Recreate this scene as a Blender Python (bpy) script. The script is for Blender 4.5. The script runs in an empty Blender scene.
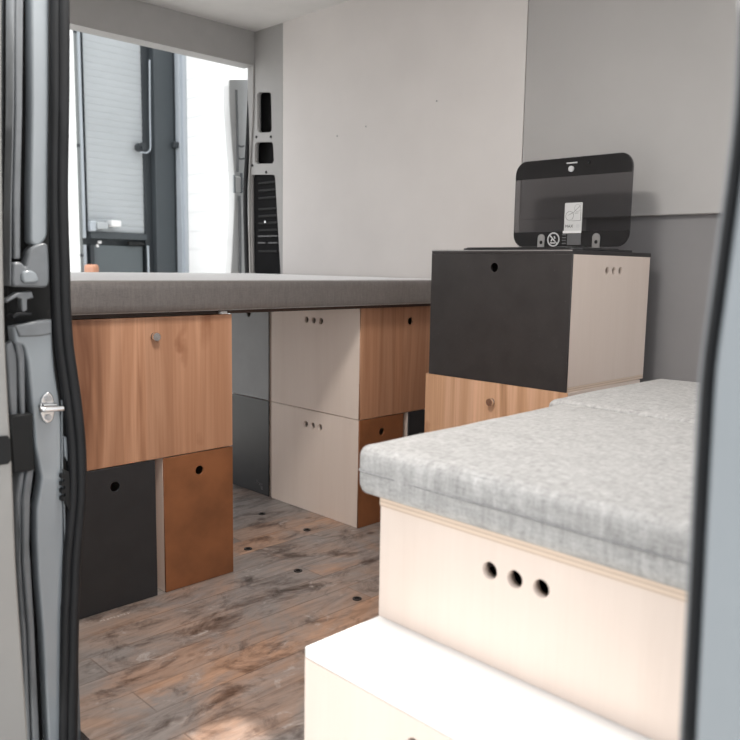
import bpy, bmesh, math, random
from mathutils import Vector, Matrix
random.seed(7)
SC = bpy.context.scene
COL = SC.collection
PI = math.pi

# ---------------------------------------------------------------- camera
F, YAW, PITCH, ROLL, HC = 791.4962, .7897, .1314, .0163, .88
fw = Vector((-math.sin(YAW)*math.cos(PITCH), math.cos(YAW)*math.cos(PITCH), -math.sin(PITCH)))
_r = fw.cross(Vector((0, 0, 1))).normalized()
_u = _r.cross(fw)
R2 = math.cos(ROLL)*_r + math.sin(ROLL)*_u
U2 = -math.sin(ROLL)*_r + math.cos(ROLL)*_u
CAM = Vector((0, 0, HC))


def on(x, y, ax, val):
    """the point of the plane ax = val that the photograph shows at pixel x, y"""
    d = fw + R2*((x-370)/F) + U2*((370-y)/F)
    i = 'XYZ'.index(ax)
    return CAM + d*((val-CAM[i])/d[i])


cam = bpy.data.cameras.new('camera')
cam.sensor_width = 36
cam.sensor_fit = 'HORIZONTAL'
cam.lens = F/740*36
cam.clip_start = .02
cam.clip_end = 300
cam.dof.use_dof = True
cam.dof.focus_distance = 2.1
cam.dof.aperture_fstop = 6.0
co = bpy.data.objects.new('camera', cam)
COL.objects.link(co)
m = Matrix((R2, U2, -fw)).transposed().to_4x4()
m.translation = CAM
co.matrix_world = m
SC.camera = co

# ---------------------------------------------------------------- materials


def lin(c):
    return tuple(((v/255)/12.92 if v/255 <= .04045 else ((v/255+.055)/1.055)**2.4) for v in c) + (1,)


class NT:
    def __init__(s, name):
        s.m = bpy.data.materials.new(name)
        s.m.use_nodes = True
        s.t = s.m.node_tree
        s.b = s.t.nodes['Principled BSDF']

    def n(s, typ, **kw):
        x = s.t.nodes.new(typ)
        for k, v in kw.items():
            if k in x.inputs.keys():
                x.inputs[k].default_value = v
            else:
                setattr(x, k, v)
        return x

    def l(s, a, b):
        s.t.links.new(a, b)

    def coords(s, scale, rot=(0, 0, 0), per_object=True):
        tc = s.n('ShaderNodeTexCoord')
        mp = s.n('ShaderNodeMapping')
        mp.inputs['Scale'].default_value = scale
        mp.inputs['Rotation'].default_value = rot
        src = tc.outputs['Object']
        if per_object:
            oi = s.n('ShaderNodeObjectInfo')
            mu = s.n('ShaderNodeMath', operation='MULTIPLY')
            mu.inputs[1].default_value = 37.0
            s.l(oi.outputs['Random'], mu.inputs[0])
            cb = s.n('ShaderNodeCombineXYZ')
            for k in range(3):
                s.l(mu.outputs[0], cb.inputs[k])
            ad = s.n('ShaderNodeVectorMath', operation='ADD')
            s.l(src, ad.inputs[0])
            s.l(cb.outputs[0], ad.inputs[1])
            src = ad.outputs[0]
        s.l(src, mp.inputs['Vector'])
        return mp.outputs[0]

    def noise(s, vec, scale, detail=4, rough=.55, dist=0):
        x = s.n('ShaderNodeTexNoise')
        x.inputs['Scale'].default_value = scale
        x.inputs['Detail'].default_value = detail
        x.inputs['Roughness'].default_value = rough
        x.inputs['Distortion'].default_value = dist
        s.l(vec, x.inputs['Vector'])
        return x.outputs['Fac']

    def ramp(s, fac, stops):
        x = s.n('ShaderNodeValToRGB')
        e = x.color_ramp.elements
        while len(e) < len(stops):
            e.new(.5)
        for el, (p, c) in zip(e, stops):
            el.position = p
            el.color = c
        s.l(fac, x.inputs[0])
        return x.outputs[0]

    def mix(s, a, b, fac, mode='MIX'):
        x = s.n('ShaderNodeMix', data_type='RGBA', blend_type=mode)
        for k, v in ((0, fac), (6, a), (7, b)):
            if hasattr(v, 'is_linked'):
                s.l(v, x.inputs[k])
            else:
                x.inputs[k].default_value = v
        return x.outputs[2]

    def bump(s, h, strength=.2, dist=.002):
        x = s.n('ShaderNodeBump')
        x.inputs['Strength'].default_value = strength
        x.inputs['Distance'].default_value = dist
        s.l(h, x.inputs['Height'])
        s.l(x.outputs[0], s.b.inputs['Normal'])

    def done(s, color, rough=.5, metal=0, coat=0, spec=.5):
        if hasattr(color, 'is_linked'):
            s.l(color, s.b.inputs['Base Color'])
        else:
            s.b.inputs['Base Color'].default_value = color
        if hasattr(rough, 'is_linked'):
            s.l(rough, s.b.inputs['Roughness'])
        else:
            s.b.inputs['Roughness'].default_value = rough
        s.b.inputs['Metallic'].default_value = metal
        s.b.inputs['Coat Weight'].default_value = coat
        s.b.inputs['Specular IOR Level'].default_value = spec
        return s.m


def rgb(r, g, b):
    return (r, g, b, 1)


def mul(c, k):
    return (c[0]*k, c[1]*k, c[2]*k, 1)


def plain(name, c, rough=.5, metal=0, coat=0, var=.06, scale=14, spec=.5):
    t = NT(name)
    v = t.coords((1, 1, 1))
    f = t.noise(v, scale, 4)
    col = t.ramp(f, [(.3, mul(c, 1-var)), (.7, mul(c, 1+var))])
    return t.done(col, rough, metal, coat, spec)


def oak(name, dark, mid, light):
    t = NT(name)
    v = t.coords((9, 9, .55))
    broad = t.noise(v, .9, 4, .55, .7)
    c = t.ramp(broad, [(.30, light), (.45, mid), (.53, light), (.58, mid), (.66, dark), (.74, mid)])
    # boards glued side by side, each a little different
    vb = t.coords((7.5, 7.5, .0))
    cell = t.n('ShaderNodeTexVoronoi', feature='F1')
    cell.inputs['Scale'].default_value = 1
    t.l(vb, cell.inputs['Vector'])
    sb = t.n('ShaderNodeSeparateXYZ')
    t.l(cell.outputs['Color'], sb.inputs[0])
    c = t.mix(c, t.ramp(sb.outputs[0], [(0, rgb(.84, .8, .77)), (1, rgb(1.1, 1.08, 1.06))]), .8, 'MULTIPLY')
    v2 = t.coords((120, 120, 2.6))
    fine = t.noise(v2, 1.2, 5, .6, .2)
    c = t.mix(c, t.ramp(fine, [(.3, rgb(.8, .75, .71)), (.6, rgb(1, 1, 1))]), .5, 'MULTIPLY')
    v3 = t.coords((15, 15, 4.0))
    wob = t.noise(t.coords((6, 6, 6)), 2, 3)
    ad = t.n('ShaderNodeVectorMath', operation='ADD')
    t.l(v3, ad.inputs[0])
    t.l(wob, ad.inputs[1])
    vo = t.n('ShaderNodeTexVoronoi')
    vo.inputs['Scale'].default_value = .5
    t.l(ad.outputs[0], vo.inputs['Vector'])
    kn = t.ramp(vo.outputs['Distance'], [(.0, rgb(.36, .26, .2)), (.07, rgb(.62, .5, .42)), (.2, rgb(1, 1, 1))])
    c = t.mix(c, kn, .85, 'MULTIPLY')
    t.bump(fine, .1, .001)
    return t.done(c, .55)


def birch(name, c0, c1):
    t = NT(name)
    v = t.coords((9, 9, .8))
    a = t.noise(v, .8, 4, .55, .5)
    c = t.ramp(a, [(.3, c0), (.7, c1)])
    v2 = t.coords((130, 130, 6))
    b = t.noise(v2, 1.2, 4, .6)
    c = t.mix(c, t.ramp(b, [(.3, rgb(.96, .95, .94)), (.65, rgb(1, 1, 1))]), .5, 'MULTIPLY')
    return t.done(c, .5)


def ply_edge(name):
    t = NT(name)
    tc = t.n('ShaderNodeTexCoord')
    sp = t.n('ShaderNodeSeparateXYZ')
    t.l(tc.outputs['Object'], sp.inputs[0])
    mu = t.n('ShaderNodeMath', operation='MULTIPLY')
    mu.inputs[1].default_value = 1/.0062
    t.l(sp.outputs['Z'], mu.inputs[0])
    fr = t.n('ShaderNodeMath', operation='FRACT')
    t.l(mu.outputs[0], fr.inputs[0])
    c = t.ramp(fr.outputs[0], [(.0, rgb(.50, .37, .28)), (.2, rgb(.54, .41, .31)), (.35, rgb(.72, .58, .47)), (1, rgb(.70, .57, .46))])
    return t.done(c, .6)


def fabric(name, c0, c1, scale=420, mott=24, bumpd=.0012, sheen=.15, rough=.92, spec=.2, srough=.25):
    t = NT(name)
    v = t.coords((1, 1, 1))
    a = t.noise(v, mott, 5, .6)
    vx = t.coords((1, .22, 1))
    vy = t.coords((.22, 1, 1.0))
    wx = t.noise(vx, scale, 3, .6)
    wy = t.noise(vy, scale, 3, .6)
    vz = t.coords((1, 1, .16))
    wz = t.noise(vz, scale*.45, 3, .6)
    w = t.mix(wx, wy, .5)
    w2 = t.mix(w, wz, .4)
    c = t.ramp(w2, [(.36, c0), (.64, c1)])
    c = t.mix(c, t.ramp(a, [(.3, rgb(.8, .8, .8)), (.7, rgb(1.0, 1.0, 1.0))]), .8, 'MULTIPLY')
    t.bump(w2, .5, bumpd)
    t.b.inputs['Sheen Weight'].default_value = sheen
    t.b.inputs['Sheen Roughness'].default_value = srough
    return t.done(c, rough, spec=spec)


def floor_material():
    t = NT('reclaimed_wood_floor')
    tc = t.n('ShaderNodeTexCoord')
    # planks run along Y: turn the brick pattern a quarter
    mp = t.n('ShaderNodeMapping')
    mp.inputs['Rotation'].default_value = (0, 0, PI/2)
    mp.inputs['Location'].default_value = (.33, .05, 0)
    t.l(tc.outputs['Object'], mp.inputs['Vector'])
    br = t.n('ShaderNodeTexBrick', offset=.37)
    br.inputs['Color1'].default_value = rgb(0, 0, 0)
    br.inputs['Color2'].default_value = rgb(1, 1, 1)
    br.inputs['Mortar'].default_value = rgb(.5, .5, .5)
    br.inputs['Scale'].default_value = 1
    br.inputs['Mortar Size'].default_value = .0018
    br.inputs['Mortar Smooth'].default_value = .1
    br.inputs['Brick Width'].default_value = 1.1
    br.inputs['Row Height'].default_value = .098
    br.inputs['Bias'].default_value = 0
    t.l(mp.outputs[0], br.inputs['Vector'])
    plank = t.ramp(br.outputs['Color'], [(.0, rgb(.20, .155, .13)), (.3, rgb(.30, .245, .215)), (.5, rgb(.42, .255, .17)), (.72, rgb(.28, .235, .21)), (1, rgb(.48, .29, .19))])
    ad = t.n('ShaderNodeVectorMath', operation='MULTIPLY_ADD')
    t.l(br.outputs['Color'], ad.inputs[0])
    ad.inputs[1].default_value = (3, 5, 3)
    t.l(tc.outputs['Object'], ad.inputs[2])

    def sc(q, shifted=True):
        mm = t.n('ShaderNodeMapping')
        mm.inputs['Scale'].default_value = q
        t.l(ad.outputs[0] if shifted else tc.outputs['Object'], mm.inputs['Vector'])
        return mm.outputs[0]
    # worn grey film, sawn grain, dark stains, scuffs
    w0 = t.noise(sc((3.2, 2.0, 1), False), 1.2, 6, .65, .6)
    c = t.mix(plank, rgb(.265, .245, .235), t.ramp(w0, [(.40, rgb(0, 0, 0)), (.56, rgb(.9, .9, .9))]))
    g = t.noise(sc((30, 4.0, 1)), 1.0, 8, .7, 1.2)
    c = t.mix(c, t.ramp(g, [(.26, rgb(.42, .38, .36)), (.48, rgb(.96, .95, .94)), (.7, rgb(1.3, 1.28, 1.26))]), .8, 'MULTIPLY')
    d = t.noise(sc((9, 5, 1), False), 1.3, 7, .7, .7)
    c = t.mix(c, t.ramp(d, [(.33, rgb(.22, .17, .15)), (.50, rgb(1, 1, 1))]), .9, 'MULTIPLY')
    e = t.noise(sc((12, 7, 1), False), 1.6, 8, .75, .8)
    c = t.mix(c, rgb(.62, .58, .55), t.ramp(e, [(.58, rgb(0, 0, 0)), (.72, rgb(.6, .6, .6))]))
    vo = t.n('ShaderNodeTexVoronoi')
    vo.inputs['Scale'].default_value = 1
    t.l(sc((9, 6.5, 1)), vo.inputs['Vector'])
    c = t.mix(c, t.ramp(vo.outputs['Distance'], [(.0, rgb(.2, .15, .13)), (.07, rgb(.4, .33, .3)), (.13, rgb(1, 1, 1))]), .8, 'MULTIPLY')
    c = t.mix(c, rgb(.10, .08, .07), t.ramp(br.outputs['Fac'], [(0, rgb(0, 0, 0)), (1, rgb(.45, .45, .45))]))
    t.bump(g, .2, .002)
    rr_ = t.ramp(e, [(.35, rgb(.34, .34, .34)), (.65, rgb(.5, .5, .5))])
    return t.done(c, rr_)


def glass_tint(name, c, alpha):
    t = NT(name)
    tr = t.n('ShaderNodeBsdfTransparent')
    tr.inputs[0].default_value = c
    gl = t.n('ShaderNodeBsdfGlossy')
    gl.inputs['Roughness'].default_value = .06
    fr = t.n('ShaderNodeFresnel')
    fr.inputs[0].default_value = 1.45
    mx = t.n('ShaderNodeMixShader')
    t.l(fr.outputs[0], mx.inputs[0])
    t.l(tr.outputs[0], mx.inputs[1])
    t.l(gl.outputs[0], mx.inputs[2])
    out = t.t.nodes['Material Output']
    t.l(mx.outputs[0], out.inputs['Surface'])
    return t.m


def speckled(name, c, spot, rough):
    t = NT(name)
    v = t.coords((1, 1, 1))
    a = t.noise(v, 160, 3, .5)
    b = t.noise(v, 18, 5, .6)
    base = t.ramp(b, [(.3, mul(c, .85)), (.7, mul(c, 1.2))])
    col = t.mix(base, spot, t.ramp(a, [(.69, rgb(0, 0, 0)), (.76, rgb(.45, .45, .45))]))
    return t.done(col, rough)


M = {}
M['oak'] = oak('wild_oak', rgb(.20, .085, .042), rgb(.41, .21, .12), rgb(.52, .29, .178))
M['oak_pale'] = oak('pale_oak', rgb(.36, .19, .10), rgb(.58, .34, .2), rgb(.72, .45, .3))
M['birch'] = birch('birch_veneer', rgb(.72, .605, .53), rgb(.775, .665, .59))
M['white_top'] = plain('white_board', rgb(.84, .83, .81), .5, var=.01)
M['edge'] = ply_edge('plywood_edge')
M['brown'] = plain('brown_fibreboard', rgb(.225, .085, .033), .5, var=.22, scale=9)
M['anthracite'] = plain('anthracite_laminate', rgb(.025, .026, .0285), .38, var=.12)
M['grey_lam'] = plain('grey_laminate', rgb(.24, .25, .26), .42, var=.05)
M['black_ply'] = speckled('black_film_plywood', rgb(.030, .027, .027), rgb(.16, .15, .15), .42)
M['dark_wood'] = plain('dark_bed_board', rgb(.06, .035, .025), .6)
M['inside'] = plain('box_inside', rgb(.16, .11, .08), .7)
M['bed_fabric'] = fabric('bed_fabric', rgb(.065, .055, .051), rgb(.14, .122, .113), 330, 30, sheen=1.0, rough=.42, spec=1.0, srough=.45)
M['cushion'] = fabric('cushion_fabric', rgb(.32, .313, .306), rgb(.545, .537, .527), 260, 26)
M['piping'] = fabric('piping_fabric', rgb(.20, .20, .20), rgb(.34, .34, .34), 300, 30)
M['floor'] = floor_material()
M['wall'] = plain('grey_wall_lining', rgb(.73, .70, .685), .55, var=.03, scale=4)
M['wall_front_shaded'] = plain('shaded_front_lining', rgb(.44, .43, .425), .55, var=.03, scale=4)  # light falloff towards the cab is put into this darker lining colour
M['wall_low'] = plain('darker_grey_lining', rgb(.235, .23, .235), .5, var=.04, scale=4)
M['pillar_grey'] = plain('pillar_lining', rgb(.40, .395, .39), .5, var=.03)
M['ceiling'] = plain('ceiling_lining', rgb(.78, .77, .76), .7, var=.02)
M['paint'] = plain('blue_grey_body_paint', rgb(.29, .32, .345), .2, coat=.6, var=.05, scale=6)
M['paint_dull'] = plain('inner_body_paint', rgb(.17, .182, .195), .4, coat=.2, var=.12, scale=20)
M['paint_light'] = plain('light_body_paint', rgb(.20, .225, .245), .25, coat=.6, var=.03, scale=5)
M['slide_paint'] = plain('sliding_door_paint', rgb(.30, .295, .285), .35, coat=.3, var=.04, scale=5)
M['door_paint'] = plain('door_inner_paint', rgb(.58, .60, .61), .35, coat=.3, var=.05, scale=6)
M['rubber'] = plain('black_rubber', rgb(.013, .014, .016), .55, var=.2, spec=.35)
M['plastic'] = plain('black_plastic', rgb(.013, .0135, .014), .6, var=.2, spec=.3)
M['vent'] = plain('vent_plastic', rgb(.009, .009, .01), .8, var=.2, spec=.15)
M['void'] = plain('dark_cavity', rgb(.01, .01, .011), .9)
M['steel'] = plain('bright_steel', rgb(.68, .69, .70), .22, metal=1, var=.05)
M['steel_dull'] = plain('dull_steel', rgb(.45, .45, .46), .45, metal=1, var=.1)
M['knob'] = plain('chrome_knob', rgb(.75, .74, .73), .18, metal=1, var=.03)
M['hob'] = plain('black_enamel', rgb(.02, .02, .021), .25, var=.1)
M['hob_rim'] = plain('hob_steel_rim', rgb(.6, .6, .6), .3, metal=1)
M['glass'] = glass_tint('smoked_glass', rgb(.50, .495, .505), 1)
M['band'] = plain('black_glass_print', rgb(.012, .012, .013), .12, var=.05)
M['sticker'] = plain('white_sticker', rgb(.62, .62, .62), .5, var=.03)
M['ink'] = plain('black_ink', rgb(.05, .05, .055), .6)
M['sign_white'] = plain('sign_white', rgb(.55, .55, .56), .5)
M['sticker_grey'] = plain('grey_sticker', rgb(.12, .12, .125), .45)
M['mark'] = plain('pale_print', rgb(.62, .56, .52), .6)
M['mark_dim'] = plain('grey_print', rgb(.22, .22, .225), .6)
M['anchor'] = plain('black_anchor', rgb(.012, .011, .011), .35)
M['asphalt'] = plain('yard_concrete', rgb(.46, .455, .44), .9, var=.12, scale=3)
M['shutter'] = plain('shutter_metal', rgb(.42, .445, .46), .45, var=.04, scale=2)
M['dark_steel'] = plain('dark_grey_steel', rgb(.026, .032, .037), .5, var=.06, scale=2)
M['mid_steel'] = plain('slate_steel', rgb(.052, .062, .069), .5, var=.05, scale=2)
M['low_door'] = plain('slate_door', rgb(.10, .118, .126), .5, var=.05, scale=2)
M['white_clad'] = plain('white_cladding', rgb(.82, .84, .85), .45, var=.02, scale=2)
M['pale_clad'] = plain('pale_cladding_trim', rgb(.42, .46, .50), .45, var=.03, scale=2)
M['pipe'] = plain('pipe_zinc', rgb(.17, .185, .185), .4, var=.05)
M['white_box'] = plain('white_switch_box', rgb(.8, .8, .8), .5)
M['orange'] = plain('orange_plastic', rgb(.42, .2, .12), .5)

# ---------------------------------------------------------------- mesh helpers


def link(name, me, mat, parent=None, smooth=False, loc=None):
    o = bpy.data.objects.new(name, me)
    COL.objects.link(o)
    mats = mat if isinstance(mat, (list, tuple)) else [mat]
    if not me.materials:
        for x in mats:
            me.materials.append(M[x])
    if smooth:
        me.polygons.foreach_set('use_smooth', [True]*len(me.polygons))
    if parent is not None:
        o.parent = parent
    if loc is not None:
        o.location = loc
    return o


def finish(bm, name, mat, parent=None, smooth=False, loc=None):
    bmesh.ops.recalc_face_normals(bm, faces=bm.faces)
    me = bpy.data.meshes.new(name)
    bm.to_mesh(me)
    bm.free()
    return link(name, me, mat, parent, smooth, loc)


def bx(bm, x0, x1, y0, y1, z0, z1, bev=0, seg=2):
    r = bmesh.ops.create_cube(bm, size=1, matrix=Matrix.Translation(((x0+x1)/2, (y0+y1)/2, (z0+z1)/2)) @ Matrix.Diagonal((abs(x1-x0), abs(y1-y0), abs(z1-z0), 1)))
    if bev:
        es = set()
        for v in r['verts']:
            es.update(v.link_edges)
        bmesh.ops.bevel(bm, geom=list(es), offset=bev, segments=seg, affect='EDGES', profile=.5)


def box(name, mat, x0, x1, y0, y1, z0, z1, parent=None, bev=0, seg=2):
    bm = bmesh.new()
    bx(bm, x0, x1, y0, y1, z0, z1, bev, seg)
    return finish(bm, name, mat, parent)


def cyl(bm, p, q, r, n=20, r2=None):
    p, q = Vector(p), Vector(q)
    d = q-p
    mt = Matrix.Translation((p+q)/2) @ d.to_track_quat('Z', 'Y').to_matrix().to_4x4()
    bmesh.ops.create_cone(bm, cap_ends=True, segments=n, radius1=r, radius2=r if r2 is None else r2, depth=d.length, matrix=mt)


def eval_mesh(ob):
    dg = bpy.context.evaluated_depsgraph_get()
    dg.update()
    me = bpy.data.meshes.new_from_object(ob.evaluated_get(dg))
    d = ob.data
    bpy.data.objects.remove(ob)
    bpy.data.curves.remove(d)
    me.materials.clear()
    return me


def plate_mesh(outer, holes, th, mt, bev=0):
    """outline with true holes, extruded by th and carried to its place by mt (local z is the thickness)"""
    cu = bpy.data.curves.new('c', 'CURVE')
    cu.dimensions = '2D'
    cu.fill_mode = 'BOTH'
    cu.extrude = th/2 - bev
    cu.bevel_depth = bev
    cu.bevel_resolution = 1
    if bev:
        cu.offset = -bev
    for pts in [outer]+list(holes):
        sp = cu.splines.new('POLY')
        sp.points.add(len(pts)-1)
        for p, (x, y) in zip(sp.points, pts):
            p.co = (x, y, 0, 1)
        sp.use_cyclic_u = True
    ob = bpy.data.objects.new('c', cu)
    COL.objects.link(ob)
    me = eval_mesh(ob)
    me.transform(mt)
    bm = bmesh.new()
    bm.from_mesh(me)
    bmesh.ops.remove_doubles(bm, verts=bm.verts, dist=1e-6)
    bmesh.ops.recalc_face_normals(bm, faces=bm.faces)
    bm.to_mesh(me)
    bm.free()
    return me


def circ(cx, cy, r, n=24):
    return [(cx+r*math.cos(2*PI*k/n), cy+r*math.sin(2*PI*k/n)) for k in range(n)]


def rrect(x0, x1, y0, y1, r, n=6):
    out = []
    for cx, cy, a in ((x1-r, y1-r, 0), (x0+r, y1-r, 90), (x0+r, y0+r, 180), (x1-r, y0+r, 270)):
        for k in range(n+1):
            t = math.radians(a+90*k/n)
            out.append((cx+r*math.cos(t), cy+r*math.sin(t)))
    return out


def tube(name, mat, pts, rad, parent=None, loc=None, cyclic=False):
    cu = bpy.data.curves.new('c', 'CURVE')
    cu.dimensions = '3D'
    cu.bevel_depth = rad
    cu.bevel_resolution = 4
    cu.use_fill_caps = True
    sp = cu.splines.new('POLY')
    sp.points.add(len(pts)-1)
    for p, q in zip(sp.points, pts):
        p.co = (*q, 1)
    sp.use_cyclic_u = cyclic
    ob = bpy.data.objects.new('c', cu)
    COL.objects.link(ob)
    return link(name, eval_mesh(ob), mat, parent, True, loc)


def smooth_path(pts, n=6):
    """Catmull-Rom through the given points"""
    P = [Vector(p) for p in pts]
    P = [2*P[0]-P[1]] + P + [2*P[-1]-P[-2]]
    out = []
    for i in range(1, len(P)-2):
        for k in range(n):
            t = k/n
            a, b, c, d = P[i-1:i+3]
            out.append(.5*((2*b)+(c-a)*t+(2*a-5*b+4*c-d)*t*t+(3*b-a-3*c+d)*t**3))
    out.append(P[-2])
    return out


def text_mesh(body, size, mt):
    cu = bpy.data.curves.new('t', 'FONT')
    cu.body = body
    cu.size = size
    cu.extrude = .0002
    cu.align_x = 'CENTER'
    cu.align_y = 'CENTER'
    ob = bpy.data.objects.new('t', cu)
    COL.objects.link(ob)
    me = eval_mesh(ob)
    me.transform(mt)
    return me


def thing(name, label, cat, loc=(0, 0, 0), rz=0, group=None, kind=None):
    o = bpy.data.objects.new(name, None)
    o.empty_display_size = .05
    COL.objects.link(o)
    o.location = loc
    o.rotation_euler = (0, 0, rz)
    return tag(o, label, cat, group, kind)


def tag(o, label, cat, group=None, kind=None):
    if label:
        o['label'] = label
    if cat:
        o['category'] = cat
    if group:
        o['group'] = group
    if kind:
        o['kind'] = kind
    return o


def struct(o, label=None, cat=None):
    return tag(o, label, cat, None, 'structure')


# frames that carry local (x, y, thickness z) of a plate to the world
FACE_NY = Matrix(((1, 0, 0, 0), (0, 0, 1, 0), (0, 1, 0, 0), (0, 0, 0, 1)))      # (x, z) outline, thickness along y
FACE_X = Matrix(((0, 0, 1, 0), (1, 0, 0, 0), (0, 1, 0, 0), (0, 0, 0, 1)))       # (y, z) outline, thickness along x


# ---------------------------------------------------------------- storage boxes
T = .015
TF = .006      # thickness of the front panels


def storage_box(label, W, D, Hh, loc, rz, front, group, hole='hole', side_holes=(True, True), top='birch', front_full=False, name='storage_box', category='storage box', bench=False):
    """front faces local -y; origin is the middle of the front foot"""
    t = thing(name, label, category, loc, rz, group)
    g = .0012
    # sides with their three grip holes
    for sgn, has in ((-1, side_holes[0]), (1, side_holes[1])):
        c = D/2
        hs = [circ(c+k*.0385, Hh-.053, .0112) for k in (-1, 0, 1)] if has else []
        xin = sgn*(W/2-T/2)
        me = plate_mesh([(TF+g, 0.001), (D, .001), (D, Hh), (TF+g, Hh)], hs, T, Matrix.Translation((xin, 0, 0)) @ FACE_X)
        link('side_panel', me, 'birch', t)
    i = W/2-T-.0006
    box('bottom_panel', 'birch', -i, i, TF+g, D-T-.001, .002, .002+T, t)
    box('back_panel', 'inside', -i, i, D-T, D-.0005, .002, Hh-T-.002, t)
    bm = bmesh.new()
    bx(bm, -i, i, TF+g, D-.0005, Hh-T-.001, Hh-.001)
    me_o = finish(bm, 'top_panel', [top, 'edge'], t)
    if top == 'birch':
        for p in me_o.data.polygons:
            if abs(p.normal.z) < .5:
                p.material_index = 1
    zt = Hh-T-.001 if front_full else Hh
    hz = Hh-.05
    holes = [circ(0, hz, .0125)] if hole == 'hole' else []
    if hole == 'three':
        holes = [circ(k*.0385, Hh-.053, .0112) for k in (-1, 0, 1)]
    me = plate_mesh([(-W/2, .001), (W/2, .001), (W/2, zt), (-W/2, zt)], holes, TF, Matrix.Translation((0, TF/2, 0)) @ FACE_NY, .0007)
    link('front_panel', me, front, t)
    if hole == 'knob':
        bm = bmesh.new()
        cyl(bm, (0, .0, hz), (0, -.003, hz), .011)
        cyl(bm, (0, -.003, hz), (0, -.007, hz), .0065)
        cyl(bm, (0, -.007, hz), (0, -.014, hz), .0115, 24, .0105)
        finish(bm, 'knob', 'knob', t)['label'] = 'small round chrome knob'
    return t


XF = -1.817     # fronts under the bed, left stack
XR = -1.850     # fronts under the bed, right stack
YB = 1.790      # line of the box faces along the far wall
Q = PI/2
GU = 'storage boxes under the bed'
storage_box('wide wild oak fronted box with chrome knob under the left half of the bed', .475, .475, .370, (XF, 1.0245, .371), Q, 'oak', GU, 'knob')
storage_box('narrow anthracite fronted box on the floor below the oak box with the knob', .225, .475, .369, (XF, .9075, 0), Q, 'anthracite', GU)
storage_box('narrow rust brown box on the floor beside the black box below the knobbed oak box', .217, .475, .369, (XF, 1.1535, 0), Q, 'brown', GU)
storage_box('wide birch sided box with knobless oak front, upper one under the right bed end', .475, .475, .370, (XR, YB+.2375, .371), Q, 'oak', GU)
storage_box('narrow birch sided box with brown front standing on the floor behind the grey cushion', .212, .475, .369, (XR, YB+.106, 0), Q, 'brown', GU)
storage_box('narrow black box on the floor, almost hidden between brown box and black kitchen box', .235, .475, .369, (XR, 2.148, 0), Q, 'anthracite', GU)
storage_box('light grey fronted narrow box under the bed, upper one of the stack in the gap', .245, .455, .370, (-2.4655, YB, .371), 0, 'grey_lam', GU)
gb = storage_box('slate black narrow box on the floor below the light grey box in the gap', .245, .455, .369, (-2.4655, YB, 0), 0, 'anthracite', GU, None)

# little pale print in the lower corner of that box, too small to read
bm = bmesh.new()
for k, (dx, dz, w, h) in enumerate(((0, .004, .0012, .016), (.009, .006, .0012, .014), (.016, .009, .013, .0015), (.018, .003, .011, .0015), (.030, .008, .01, .0014), (.030, -.003, .009, .0014), (.032, -.012, .010, .0014), (.037, -.009, .0014, .013), (.031, -.010, .0014, .01))):
    bx(bm, .045+dx, .045+dx+w, -.0006, -.0001, .032+dz, .032+dz+h)
finish(bm, 'printed_mark', 'mark_dim', gb)

# ---------------------------------------------------------------- bed
def cushion_mesh(x0, x1, y0, y1, z0, z1, r, crown=.0, wob=.0, nx=60, ny=60, nz=8, seed=0, sag=0):
    from mathutils import noise as NO
    bm = bmesh.new()
    lx, ly, lz = x1-x0, y1-y0, z1-z0
    cx, cy, cz = (x0+x1)/2, (y0+y1)/2, (z0+z1)/2
    vs = {}

    def V(a, b, c):
        k = (a, b, c)
        if k not in vs:
            # denser towards the edges so that the rounding is smooth
            def e(i, n):
                s = 2*i/n-1
                return math.copysign(1-(1-abs(s))**1.6, s)
            p = Vector((e(a, nx)*lx/2, e(b, ny)*ly/2, e(c, nz)*lz/2))
            q = Vector((max(-lx/2+r, min(lx/2-r, p.x)), max(-ly/2+r, min(ly/2-r, p.y)), max(-lz/2+r, min(lz/2-r, p.z))))
            d = p-q
            if d.length > 1e-9:
                # keep points on the hull of the rounded box
                p = q+d.normalized()*min(r, d.length) if d.length > r else p
            u, w = 2*p.x/lx, 2*p.y/ly
            if p.z > 0:
                p.z += crown*(1-u**4)*(1-w**4)*(p.z/(lz/2))
            n3 = NO.noise(Vector((p.x*7+seed, p.y*7, p.z*5)))*wob + NO.noise(Vector((p.x*19+seed, p.y*19, p.z*16)))*wob*.45
            if c > 0:
                p.z += n3*(.5 if c == nz else .3)
            f = 1.0
            if a in (0, nx):
                p.x += n3*f
            if b in (0, ny):
                p.y += n3*f
            vs[k] = bm.verts.new(p+Vector((cx, cy, cz)))
        return vs[k]

    def quad(f, n1, n2):
        for i in range(n1):
            for j in range(n2):
                bm.faces.new((f(i, j), f(i+1, j), f(i+1, j+1), f(i, j+1)))
    quad(lambda i, j: V(i, j, nz), nx, ny)
    quad(lambda i, j: V(i, j, 0), nx, ny)
    quad(lambda i, j: V(i, 0, j), nx, nz)
    quad(lambda i, j: V(i, ny, j), nx, nz)
    quad(lambda i, j: V(0, i, j), ny, nz)
    quad(lambda i, j: V(nx, i, j), ny, nz)
    return bm


o = box('bed_board', 'dark_wood', -3.07, -1.835, .80, 2.262, .7418, .7525)
tag(o, 'thin dark board lying on the storage boxes under the grey bed mattress', 'bed board')
bm = cushion_mesh(-3.10, -1.795, .745, 2.262, .753, .834, .011, .003, .0012, 50, 60, 6, 3)
o = finish(bm, 'bed_mattress', 'bed_fabric', None, True)
tag(o, 'large flat taupe grey fabric mattress across the back of the van', 'mattress')
o = box('felt_pad', 'white_box', -1.835, -1.818, 1.228, 1.25, .7415, .750, bev=.003)
tag(o, 'tiny pale pad on the oak box corner below the bed mattress', 'pad')

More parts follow.
